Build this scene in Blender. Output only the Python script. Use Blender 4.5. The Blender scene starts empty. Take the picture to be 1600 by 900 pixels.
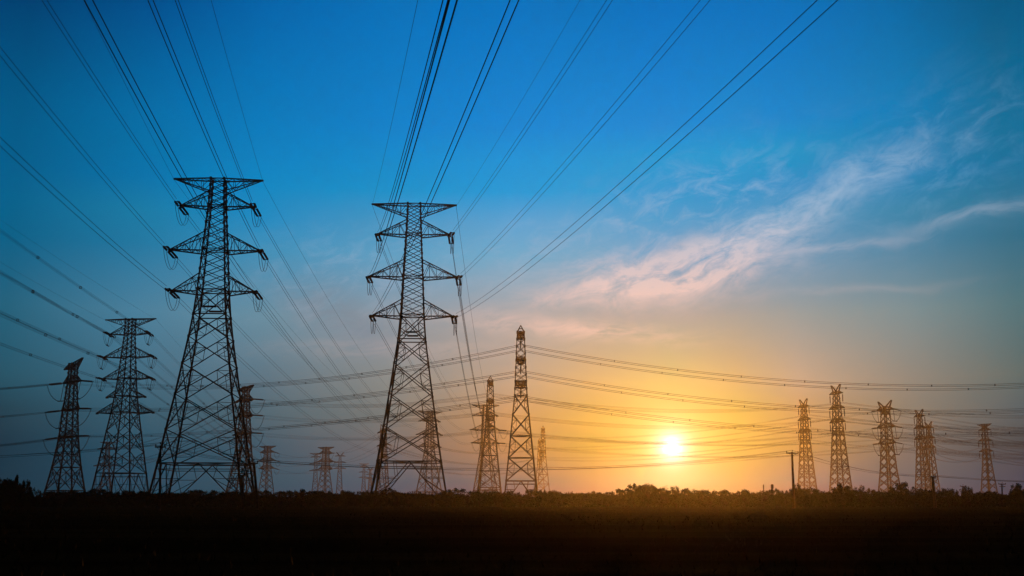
import bpy, math, random
from mathutils import Vector, Matrix
R = math.radians
F = 1830.0                                   # focal length in photo pixels
PITCH = math.atan(337 / F)
EYE = 1.2
GZ = 0.42      # the near field lies a little higher than the land the pylons stand on
CT, ST = math.cos(PITCH), math.sin(PITCH)
sc = bpy.context.scene
col = sc.collection

# ------------------------------------------------------------ camera
cam_d = bpy.data.cameras.new('camera')
cam_d.sensor_width = 36
cam_d.lens = F / 1600 * 36
cam_d.clip_end = 20000
cam = bpy.data.objects.new('camera', cam_d)
cam.location = (0, 0, EYE)
cam.rotation_euler = (math.pi / 2 + PITCH, 0, 0)
col.objects.link(cam)
sc.camera = cam

# ------------------------------------------------------------ sun direction
SUN_AZ = 7.72
SUN_EL = 2.68
sun_dir = Vector((math.sin(R(SUN_AZ)) * math.cos(R(SUN_EL)), math.cos(R(SUN_AZ)) * math.cos(R(SUN_EL)), math.sin(R(SUN_EL))))
sl = bpy.data.lights.new('sun', 'SUN')
sl.energy = 2.1
sl.angle = R(0.5)
sl.color = (1.0, 0.34, 0.03)
so = bpy.data.objects.new('sun', sl)
so.rotation_euler = (-sun_dir).to_track_quat('-Z', 'Y').to_euler()
so.location = (0, -50, 120)
col.objects.link(so)
HAZE_DENSITY = 0.000045
HAZE_G = 0.885

# ------------------------------------------------------------ view
sc.view_settings.view_transform = 'Standard'
sc.view_settings.look = 'None'
sc.view_settings.exposure = 0.0
sc.view_settings.gamma = 1.0
sc.view_settings.use_curve_mapping = False
sc.render.engine = 'CYCLES'
sc.cycles.volume_bounces = 0
sc.cycles.max_bounces = 4
sc.cycles.use_denoising = True


def lin(c):
    return [((v / 255) / 12.92 if v / 255 <= 0.04045 else ((v / 255 + 0.055) / 1.055) ** 2.4) for v in c]


# ------------------------------------------------------------ world: evening sky
world = bpy.data.worlds.new('World')
sc.world = world
world.use_nodes = True
NT = world.node_tree
NT.nodes.clear()


class G:
    """tiny helper for node graphs"""
    def __init__(s, nt): s.nt = nt

    def n(s, t, **k):
        o = s.nt.nodes.new(t)
        for a, b in k.items(): setattr(o, a, b)
        return o

    def put(s, sock, v):
        if isinstance(v, (int, float)): sock.default_value = v
        elif isinstance(v, (tuple, list)): sock.default_value = v
        else: s.nt.links.new(v, sock)

    def m(s, op, a, b=None, c=None, clamp=False):
        o = s.n('ShaderNodeMath', operation=op, use_clamp=clamp)
        s.put(o.inputs[0], a)
        if b is not None: s.put(o.inputs[1], b)
        if c is not None: s.put(o.inputs[2], c)
        return o.outputs[0]

    def step(s, v, a, b, lo=0.0, hi=1.0, kind='SMOOTHSTEP'):
        o = s.n('ShaderNodeMapRange', interpolation_type=kind)
        s.put(o.inputs['Value'], v)
        o.inputs['From Min'].default_value = a; o.inputs['From Max'].default_value = b
        o.inputs['To Min'].default_value = lo; o.inputs['To Max'].default_value = hi
        return o.outputs['Result']

    def mix(s, f, a, b, blend='MIX'):
        o = s.n('ShaderNodeMix', data_type='RGBA', blend_type=blend)
        s.put(o.inputs[0], f)
        s.put(o.inputs[6], a if not isinstance(a, (tuple, list)) else (*a[:3], 1))
        s.put(o.inputs[7], b if not isinstance(b, (tuple, list)) else (*b[:3], 1))
        return o.outputs[2]

    def add(s, a, colr, f):
        return s.mix(f, a, colr, 'ADD')

    def xyz(s, x, y, z=0.0):
        o = s.n('ShaderNodeCombineXYZ')
        s.put(o.inputs[0], x); s.put(o.inputs[1], y); s.put(o.inputs[2], z)
        return o.outputs[0]

    def noise(s, vec, scale, detail=6.0, rough=0.6, dist=0.0):
        o = s.n('ShaderNodeTexNoise')
        s.put(o.inputs['Vector'], vec)
        o.inputs['Scale'].default_value = scale; o.inputs['Detail'].default_value = detail
        o.inputs['Roughness'].default_value = rough; o.inputs['Distortion'].default_value = dist
        return o.outputs['Fac']


g = G(NT)
tc = g.n('ShaderNodeTexCoord')
sep = g.n('ShaderNodeSeparateXYZ')
NT.links.new(tc.outputs['Generated'], sep.inputs[0])
dx, dy, dz = sep.outputs
az = g.m('MULTIPLY', g.m('ARCTAN2', dx, dy), 180 / math.pi)
el = g.m('MULTIPLY', g.m('ARCSINE', dz), 180 / math.pi)

ELS = [0.0, 1.1, 2.67, 4.2, 5.75, 8.9, 12.0, 13.6, 15.1, 16.66, 18.2, 24.3]
AZS = [-23.6, -18.1, -12.3, -6.2, 0.0, 3.9, 7.7, 10.8, 13.8, 19.0, 23.6]
SKY = {   # rows: elevation, columns: azimuth (linear radiance)
    -23.6: [(0.0000, 0.0278, 0.0463), (0.0000, 0.0299, 0.0548), (0.0002, 0.0301, 0.0552), (0.0081, 0.0487, 0.0766), (0.0149, 0.0870, 0.1334), (0.0146, 0.1201, 0.2003), (0.0006, 0.1174, 0.2451), (0.0000, 0.1206, 0.2687), (0.0000, 0.1118, 0.2660), (0.0000, 0.1053, 0.2588), (0.0000, 0.0963, 0.2436), (0.0000, 0.0333, 0.1352)],
    -18.1: [(0.0000, 0.0526, 0.0879), (0.0034, 0.0606, 0.1107), (0.0056, 0.0723, 0.1215), (0.0204, 0.1006, 0.1548), (0.0408, 0.1377, 0.2085), (0.0609, 0.2087, 0.3229), (0.0121, 0.1856, 0.3555), (0.0068, 0.1959, 0.3794), (0.0000, 0.1688, 0.4032), (0.0000, 0.1610, 0.3879), (0.0000, 0.1511, 0.3868), (0.0000, 0.0614, 0.2433)],
    -12.3: [(0.0005, 0.0546, 0.1007), (0.0065, 0.0723, 0.1154), (0.0123, 0.0846, 0.1341), (0.0427, 0.1177, 0.1596), (0.0821, 0.1600, 0.2134), (0.1258, 0.2633, 0.3502), (0.0402, 0.2696, 0.4703), (0.0077, 0.2513, 0.5300), (0.0000, 0.2397, 0.5423), (0.0000, 0.2156, 0.5303), (0.0000, 0.1952, 0.5046), (0.0000, 0.1226, 0.4060)],
    -6.2: [(0.0000, 0.0517, 0.1106), (0.0074, 0.0791, 0.1348), (0.0757, 0.1142, 0.1427), (0.1035, 0.1576, 0.1686), (0.1871, 0.2241, 0.2226), (0.2323, 0.2953, 0.3454), (0.1005, 0.3370, 0.5349), (0.0515, 0.2957, 0.5303), (0.0000, 0.2743, 0.5873), (0.0000, 0.2506, 0.5909), (0.0000, 0.2204, 0.5895), (0.0000, 0.1603, 0.4844)],
    0.0: [(0.0000, 0.0275, 0.1085), (0.0074, 0.0787, 0.1286), (0.2510, 0.1554, 0.0854), (0.3488, 0.2237, 0.1150), (0.3722, 0.2982, 0.2191), (0.3248, 0.3422, 0.3495), (0.1314, 0.3840, 0.5787), (0.0837, 0.3496, 0.6255), (0.0000, 0.3065, 0.6651), (0.0000, 0.2845, 0.6648), (0.0000, 0.2353, 0.6393), (0.0000, 0.1696, 0.5176)],
    3.9: [(0.0000, 0.0182, 0.1094), (0.0000, 0.0720, 0.0956), (0.0117, 0.1368, 0.0454), (0.1354, 0.2052, 0.0748), (0.3578, 0.3035, 0.1528), (0.3116, 0.3360, 0.3280), (0.1103, 0.3555, 0.5487), (0.0883, 0.3522, 0.6083), (0.0000, 0.3115, 0.6484), (0.0000, 0.2913, 0.6484), (0.0000, 0.2455, 0.6483), (0.0000, 0.1643, 0.4958)],
    7.7: [(0.0000, 0.0474, 0.0848), (0.0000, 0.1665, 0.1719), (0.0000, 0.1503, 0.0550), (0.0000, 0.2217, 0.0882), (0.2152, 0.3093, 0.1349), (0.2677, 0.3200, 0.3170), (0.0746, 0.3204, 0.5512), (0.0231, 0.3122, 0.5941), (0.0000, 0.2961, 0.6220), (0.0000, 0.3021, 0.6376), (0.0000, 0.2408, 0.6463), (0.0000, 0.1627, 0.5158)],
    10.8: [(0.0000, 0.0236, 0.0979), (0.0000, 0.1148, 0.0995), (0.0000, 0.1653, 0.0573), (0.0646, 0.2194, 0.0689), (0.2833, 0.2862, 0.1524), (0.2423, 0.3019, 0.3003), (0.0671, 0.3021, 0.5196), (0.0165, 0.2900, 0.5611), (0.0000, 0.2856, 0.5971), (0.0000, 0.3005, 0.6189), (0.0000, 0.2439, 0.6158), (0.0000, 0.1597, 0.4990)],
    13.8: [(0.0000, 0.0000, 0.0898), (0.0000, 0.0844, 0.1481), (0.1517, 0.1474, 0.0746), (0.2631, 0.2058, 0.1052), (0.3119, 0.2844, 0.2238), (0.2136, 0.2970, 0.3151), (0.0695, 0.2839, 0.4727), (0.0303, 0.2835, 0.5254), (0.0000, 0.2582, 0.5569), (0.0000, 0.2825, 0.5682), (0.0000, 0.2303, 0.5912), (0.0000, 0.1545, 0.4788)],
    19.0: [(0.0000, 0.0384, 0.0985), (0.0000, 0.0734, 0.1225), (0.0384, 0.1006, 0.1259), (0.1222, 0.1578, 0.1463), (0.1938, 0.2099, 0.1879), (0.1567, 0.2569, 0.2821), (0.0435, 0.2196, 0.3608), (0.0215, 0.2260, 0.4004), (0.0000, 0.2174, 0.4624), (0.0000, 0.2110, 0.4621), (0.0000, 0.2040, 0.4836), (0.0000, 0.1264, 0.3584)],
    23.6: [(0.0000, 0.0261, 0.0739), (0.0000, 0.0396, 0.0865), (0.0000, 0.0418, 0.0650), (0.0401, 0.0976, 0.1217), (0.0828, 0.1356, 0.1340), (0.0638, 0.1703, 0.1981), (0.0199, 0.1523, 0.2463), (0.0149, 0.1669, 0.2930), (0.0024, 0.1638, 0.3358), (0.0000, 0.1564, 0.3186), (0.0000, 0.1457, 0.3078), (0.0000, 0.0793, 0.2118)],
}
SKYLIN = tuple
ef = g.m('DIVIDE', el, 30.0, clamp=True)
prev = None
for i, a in enumerate(AZS):
    cr = g.n('ShaderNodeValToRGB')
    cr.color_ramp.interpolation = 'LINEAR'
    E_ = cr.color_ramp.elements
    while len(E_) < len(ELS): E_.new(0.5)
    for e, pos, c in zip(E_, ELS, SKY[a]):
        e.position = pos / 30.0
        e.color = (*SKYLIN(c), 1)
    NT.links.new(ef, cr.inputs[0])
    if prev is None: prev = cr.outputs[0]
    else: prev = g.mix(g.step(az, AZS[i - 1], a, kind='LINEAR'), prev, cr.outputs[0])
sky = prev

# --- cirrus, placed by direction (azimuth, elevation in degrees)
av = g.xyz(az, el)
warp = g.n('ShaderNodeTexNoise')
NT.links.new(av, warp.inputs['Vector'])
warp.inputs['Scale'].default_value = 0.22; warp.inputs['Detail'].default_value = 3
wsub = g.n('ShaderNodeVectorMath', operation='SUBTRACT'); NT.links.new(warp.outputs['Color'], wsub.inputs[0]); wsub.inputs[1].default_value = (.5, .5, .5)
wsc = g.n('ShaderNodeVectorMath', operation='SCALE'); NT.links.new(wsub.outputs[0], wsc.inputs[0]); wsc.inputs['Scale'].default_value = 1.5
wadd = g.n('ShaderNodeVectorMath', operation='ADD'); NT.links.new(av, wadd.inputs[0]); NT.links.new(wsc.outputs[0], wadd.inputs[1])
WV = wadd.outputs[0]
wsep = g.n('ShaderNodeSeparateXYZ'); NT.links.new(WV, wsep.inputs[0])
wa, we = wsep.outputs[0], wsep.outputs[1]


def blob(ca, ce, la, le, slope, x=wa, y=we):
    """soft elongated patch of sky: centre, half sizes in degrees, tilt in degrees"""
    c_, s_ = math.cos(R(slope)), math.sin(R(slope))
    X = g.m('SUBTRACT', x, ca); Y = g.m('SUBTRACT', y, ce)
    u = g.m('DIVIDE', g.m('ADD', g.m('MULTIPLY', X, c_), g.m('MULTIPLY', Y, s_)), la)
    v = g.m('DIVIDE', g.m('SUBTRACT', g.m('MULTIPLY', Y, c_), g.m('MULTIPLY', X, s_)), le)
    r2 = g.m('ADD', g.m('MULTIPLY', u, u), g.m('MULTIPLY', v, v))
    return g.m('EXPONENT', g.m('MULTIPLY', r2, -1.0))


def streak_noise(slope, scale, squash, detail=8, rough=0.62, dist=0.6):
    mp = g.n('ShaderNodeMapping')
    mp.vector_type = 'TEXTURE'
    NT.links.new(WV, mp.inputs[0])
    mp.inputs['Rotation'].default_value = (0, 0, R(slope))
    mp.inputs['Scale'].default_value = (squash, 1, 1)
    return g.noise(mp.outputs[0], scale, detail, rough, dist)


def total(lst):
    o = lst[0]
    for q in lst[1:]: o = g.m('ADD', o, q)
    return o


n1 = streak_noise(14, 0.95, 2.8, detail=10, rough=0.66)
n2 = streak_noise(8, 1.3, 4.0)
n3 = streak_noise(19, 1.1, 2.0, detail=10, rough=0.66)
# the bright pink bank and its arm reaching up to the right
bank = total([g.m('MULTIPLY', blob(8.0, 11.2, 4.8, 1.25, 7), 1.75), g.m('MULTIPLY', blob(13.2, 13.3, 4.4, 1.0, 22), 0.85),
              g.m('MULTIPLY', blob(17.8, 15.4, 3.2, 0.75, 18), 0.4), g.m('MULTIPLY', blob(2.8, 10.2, 3.0, 0.6, 12), 0.45)])
bankm = g.m('MULTIPLY', bank, g.step(g.m('ADD', g.m('MULTIPLY', n1, 0.65), g.m('MULTIPLY', n3, 0.35)), 0.29, 0.66), clamp=True)
veil = total([g.m('MULTIPLY', blob(10.5, 14.8, 4.5, 2.2, 10), 0.7), g.m('MULTIPLY', blob(20.5, 15.8, 4.5, 2.6, 24), 0.38), g.m('MULTIPLY', blob(3.5, 12.8, 6.0, 1.7, 10), 0.45),
              g.m('MULTIPLY', blob(-8.0, 11.2, 4.0, 2.2, 8), 0.45)])
veilm = g.m('MULTIPLY', veil, g.step(n3, 0.42, 0.74), clamp=True)
streaks = total([g.m('MULTIPLY', blob(15.5, 11.9, 4.5, 0.24, 4), 0.5), g.m('MULTIPLY', blob(22.3, 13.0, 3.4, 0.3, 7), 0.5),
                 g.m('MULTIPLY', blob(2.5, 8.5, 5.0, 0.45, -4), 0.95), g.m('MULTIPLY', blob(16.5, 9.9, 4.5, 0.2, 3), 0.2), g.m('MULTIPLY', blob(-5.0, 7.4, 6.0, 0.5, 2), 0.25)])
streakm = g.m('MULTIPLY', streaks, g.step(n2, 0.3, 0.62), clamp=True)
grey = total([g.m('MULTIPLY', blob(-8.2, 8.7, 2.8, 1.0, -28), 0.95), g.m('MULTIPLY', blob(8.6, 12.2, 2.2, 0.55, 12), 0.45), g.m('MULTIPLY', blob(6.0, 9.3, 5.0, 0.5, 0), 0.25)])
greym = g.m('MULTIPLY', grey, g.step(n1, 0.25, 0.6), clamp=True)
warmth = g.step(el, 8.0, 15.0)
cloudcol = g.mix(warmth, tuple(lin((240, 198, 182))), tuple(lin((172, 194, 216))))
sky = g.mix(greym, sky, tuple(lin((120, 136, 150))))
sky = g.mix(g.m('MULTIPLY', veilm, 0.8), sky, g.mix(0.6, cloudcol, tuple(lin((120, 168, 205)))))
sky = g.mix(g.m('MULTIPLY', bankm, 0.85), sky, cloudcol)
sky = g.mix(g.m('MULTIPLY', streakm, 0.6), sky, cloudcol)

# --- glow round the sun
sdot = g.n('ShaderNodeVectorMath', operation='DOT_PRODUCT')
NT.links.new(tc.outputs['Generated'], sdot.inputs[0]); sdot.inputs[1].default_value = sun_dir
sa = g.m('MULTIPLY', g.m('ARCCOSINE', g.m('MINIMUM', sdot.outputs['Value'], 0.9999999)), 180 / math.pi)


def halo(w, p=2.0):
    return g.m('EXPONENT', g.m('MULTIPLY', g.m('POWER', g.m('DIVIDE', sa, w), p), -1.0))


sky = g.add(sky, (0.25, 0.13, 0.0), halo(3.4, 1.3))
sky = g.add(sky, (0.35, 0.5, 0.36), halo(1.25, 1.2))
sky = g.add(sky, (1.2, 1.4, 1.7), halo(0.48, 1.35))

# --- the rest of the dome: physical twilight sky, dim away from the sun
nish = g.n('ShaderNodeTexSky')
nish.sky_type = 'NISHITA'
nish.sun_disc = False
nish.sun_elevation = R(SUN_EL)
nish.sun_rotation = R(SUN_AZ)
nsc = g.mix(1.0, nish.outputs[0], (0.05, 0.05, 0.05), 'MULTIPLY')
inside = g.m('MULTIPLY', g.step(g.m('ABSOLUTE', az), 27.0, 60.0, 1.0, 0.0), g.step(el, 26.0, 50.0, 1.0, 0.0))
sky = g.mix(inside, g.mix(1.0, nsc, (0.25, 0.25, 0.3), 'MULTIPLY'), sky)
sky = g.mix(g.step(el, -3.0, -0.2), (0.004, 0.004, 0.004), sky)
bg = g.n('ShaderNodeBackground')
NT.links.new(sky, bg.inputs[0])
bg.inputs[1].default_value = 1.0
wo = g.n('ShaderNodeOutputWorld')
NT.links.new(bg.outputs[0], wo.inputs[0])


# ------------------------------------------------------------ geometry of the view
def ray(px, py):
    u = (450 - py) / F; r = (px - 800) / F
    return Vector((r, CT - u * ST, ST + u * CT))


def at(px, py, Y):
    d = ray(px, py); k = Y / d.y
    return Vector((d.x * k, Y, EYE + d.z * k))


def gx(px, Y):
    return at(px, 787, Y).x


# ------------------------------------------------------------ materials
def material(name, base, rough=0.7, metal=0.0, var=0.3, scale=2.0, spec=0.4):
    m = bpy.data.materials.new(name)
    m.use_nodes = True
    q = G(m.node_tree)
    b = m.node_tree.nodes['Principled BSDF']
    t = q.n('ShaderNodeTexCoord')
    f = q.noise(t.outputs['Object'], scale, 5, 0.6)
    c = q.mix(q.step(f, 0.3, 0.7), tuple(v * (1 - var) for v in base), tuple(min(1, v * (1 + var)) for v in base))
    m.node_tree.links.new(c, b.inputs['Base Color'])
    b.inputs['Roughness'].default_value = rough
    b.inputs['Metallic'].default_value = metal
    b.inputs['Specular IOR Level'].default_value = spec
    return m


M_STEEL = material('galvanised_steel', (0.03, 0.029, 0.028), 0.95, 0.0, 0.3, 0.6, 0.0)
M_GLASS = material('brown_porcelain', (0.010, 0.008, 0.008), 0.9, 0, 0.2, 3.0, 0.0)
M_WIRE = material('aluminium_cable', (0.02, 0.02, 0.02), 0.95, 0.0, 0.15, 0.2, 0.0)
M_WOOD = material('weathered_pole_wood', (0.05, 0.038, 0.028), 0.95, 0, 0.35, 3.0, 0.0)
M_BARK = material('bark', (0.02, 0.016, 0.012), 0.95, 0, 0.4, 5.0, 0.1)
M_LEAF = [material('foliage_%s' % n, c, 0.9, 0, 0.45, 1.3, 0.05) for n, c in
          (('dark_green', (0.014, 0.02, 0.008)), ('olive', (0.018, 0.02, 0.008)), ('brownish', (0.018, 0.016, 0.008)))]


# ------------------------------------------------------------ mesh helpers
class MB:
    def __init__(s): s.v = []; s.f = []

    def beam(s, p, q, w, h=None):
        p = Vector(p); q = Vector(q); d = q - p
        if d.length < 1e-6: return
        d.normalize()
        up = Vector((0, 0, 1)) if abs(d.z) < 0.95 else Vector((0, 1, 0))
        a = d.cross(up).normalized(); b = a.cross(d)
        a *= w / 2; b *= (h or w) / 2
        n = len(s.v)
        for c in (p, q):
            for k in ((1, 1), (-1, 1), (-1, -1), (1, -1)):
                s.v.append(tuple(c + a * k[0] + b * k[1]))
        s.f += [(n + i, n + (i + 1) % 4, n + 4 + (i + 1) % 4, n + 4 + i) for i in range(4)]
        s.f += [(n + 3, n + 2, n + 1, n), (n + 4, n + 5, n + 6, n + 7)]

    def angle(s, p, q, w, t):
        """an L section member"""
        p = Vector(p); q = Vector(q); d = (q - p)
        if d.length < 1e-6: return
        d.normalize()
        up = Vector((0, 0, 1)) if abs(d.z) < 0.95 else Vector((0, 1, 0))
        a = d.cross(up).normalized(); b = a.cross(d)
        s.beam(p, q, w, t)
        o = a * (w / 2 - t / 2) + b * (w / 2 + t / 2 - 0.002)
        s.beam(p + o, q + o, t, w - t)

    def box(s, c, sx, sy, sz):
        c = Vector(c)
        s.beam(c - Vector((0, 0, sz / 2)), c + Vector((0, 0, sz / 2)), sy, sx)

    def tube(s, pts, r, n=5, radii=None):
        pts = [Vector(p) for p in pts]
        rings = []
        for i, p in enumerate(pts):
            d = (pts[min(i + 1, len(pts) - 1)] - pts[max(i - 1, 0)]).normalized()
            up = Vector((0, 0, 1)) if abs(d.z) < 0.95 else Vector((0, 1, 0))
            a = d.cross(up).normalized(); b = a.cross(d)
            rr = radii[i] if radii else r
            k0 = len(s.v)
            for k in range(n):
                t = 2 * math.pi * k / n
                s.v.append(tuple(p + a * math.cos(t) * rr + b * math.sin(t) * rr))
            rings.append(k0)
        for r0, r1 in zip(rings, rings[1:]):
            for k in range(n):
                s.f.append((r0 + k, r0 + (k + 1) % n, r1 + (k + 1) % n, r1 + k))
        s.f.append(tuple(rings[0] + k for k in reversed(range(n))))
        s.f.append(tuple(rings[-1] + k for k in range(n)))

    def build(s, name, mat, parent=None, smooth=False):
        me = bpy.data.meshes.new(name)
        me.from_pydata(s.v, [], s.f)
        if smooth: me.polygons.foreach_set('use_smooth', [True] * len(me.polygons))
        me.materials.append(mat)
        o = bpy.data.objects.new(name, me)
        col.objects.link(o)
        if parent: o.parent = parent
        return o


LABELS = set()


def tag(o, label, cat, group=None, kind=None):
    n = len(label.split())
    assert 4 <= n <= 16, (n, label)
    assert label not in LABELS, label
    LABELS.add(label)
    o['label'] = label
    o['category'] = cat
    if group: o['group'] = group
    if kind: o['kind'] = kind
    return o


def empty(name, loc, rz=0.0):
    o = bpy.data.objects.new(name, None)
    col.objects.link(o)
    o.location = loc
    o.rotation_euler = (0, 0, rz)
    return o


# ------------------------------------------------------------ ground
def build_ground():
    random.seed(4)
    mb = MB()
    xs = [-1500, -900, -500, -300, -200, -120, -80, -50, -30, -15, 0, 15, 30, 50, 80, 120, 200, 300, 500, 900, 1500]
    ys = [-240, -120, -60, -30, -10, 0, 10, 20, 30, 40, 55, 70, 90, 110, 130, 150, 170, 190, 210, 230, 250, 275, 310, 450, 600, 900, 1450]
    for y in ys:
        for x in xs:
            mb.v.append((x, y, (0.0 if y > 300 else GZ) + (0.0 if y < 5 or y > 215 else 0.03 * math.sin(x * 0.05 + y * 0.07))))
    n = len(xs)
    for j in range(len(ys) - 1):
        for i in range(n - 1):
            mb.f.append((j * n + i, j * n + i + 1, (j + 1) * n + i + 1, (j + 1) * n + i))
    m = bpy.data.materials.new('field_grass')
    m.use_nodes = True
    q = G(m.node_tree)
    b = m.node_tree.nodes['Principled BSDF']
    t = q.n('ShaderNodeTexCoord')
    f1 = q.noise(t.outputs['Object'], 0.05, 6, 0.65)
    mp = q.n('ShaderNodeMapping'); m.node_tree.links.new(t.outputs['Object'], mp.inputs[0])
    mp.inputs['Scale'].default_value = (0.02, 0.35, 1)
    f2 = q.noise(mp.outputs[0], 1.0, 4, 0.6)
    f3 = q.noise(t.outputs['Object'], 6.0, 4, 0.7)
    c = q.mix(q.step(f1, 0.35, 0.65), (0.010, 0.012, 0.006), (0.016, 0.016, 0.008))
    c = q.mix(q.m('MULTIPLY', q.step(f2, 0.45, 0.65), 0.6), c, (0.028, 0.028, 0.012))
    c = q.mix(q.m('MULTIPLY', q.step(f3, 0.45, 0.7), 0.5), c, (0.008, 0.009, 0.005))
    m.node_tree.links.new(c, b.inputs['Base Color'])
    b.inputs['Roughness'].default_value = 1.0
    b.inputs['Specular IOR Level'].default_value = 0.0
    bu = q.n('ShaderNodeBump'); bu.inputs['Strength'].default_value = 0.6; bu.inputs['Distance'].default_value = 0.15
    m.node_tree.links.new(f3, bu.inputs['Height']); m.node_tree.links.new(bu.outputs[0], b.inputs['Normal'])
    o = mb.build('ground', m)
    o['kind'] = 'structure'
    o['label'] = 'dark flat field stretching to the tree line'
    # grass blades and low weeds on the field
    gb = MB()
    for i in range(16000):
        y = random.uniform(5, 1) ** 1.0
        y = 9 + 215 * random.random() ** 1.4
        x = random.uniform(-0.5, 0.5) * y * 1.0
        h = GZ + random.uniform(0.04, 0.13) * (1 + 0.8 * (random.random() > 0.95))
        w = 0.012 + 0.0006 * y
        a = random.uniform(0, math.pi)
        lx, ly = random.gauss(0, 0.06), random.gauss(0, 0.06)
        n0 = len(gb.v)
        gb.v += [(x - w * math.cos(a), y - w * math.sin(a), GZ - 0.05), (x + w * math.cos(a), y + w * math.sin(a), GZ - 0.05), (x + lx, y + ly, h)]
        gb.f.append((n0, n0 + 1, n0 + 2))
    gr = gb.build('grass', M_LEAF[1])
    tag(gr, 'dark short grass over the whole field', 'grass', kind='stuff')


build_ground()

# ------------------------------------------------------------ haze
hb = MB()
X0, X1, Y0, Y1, Z0, Z1 = -1600, 1600, -330, 1500, -1.0, 104
hb.v = [(x, y, z) for z in (Z0, Z1) for y in (Y0, Y1) for x in (X0, X1)]
hb.f = [(0, 2, 3, 1), (4, 5, 7, 6), (0, 1, 5, 4), (2, 6, 7, 3), (0, 4, 6, 2), (1, 3, 7, 5)]
hm = bpy.data.materials.new('evening_haze')
hm.use_nodes = True
hm.node_tree.nodes.clear()
pv = hm.node_tree.nodes.new('ShaderNodeVolumePrincipled')
pv.inputs['Color'].default_value = (0.92, 0.9, 0.88, 1)
pv.inputs['Density'].default_value = HAZE_DENSITY
pv.inputs['Anisotropy'].default_value = HAZE_G
ho = hm.node_tree.nodes.new('ShaderNodeOutputMaterial')
hm.node_tree.links.new(pv.outputs[0], ho.inputs['Volume'])
hz = hb.build('haze', hm)
hz['kind'] = 'stuff'
hz['label'] = 'thin warm evening haze over the field'


# ------------------------------------------------------------ pylons
def corner(i, hw):
    return ((-hw, -hw), (hw, -hw), (hw, hw), (-hw, hw))[i]


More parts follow.
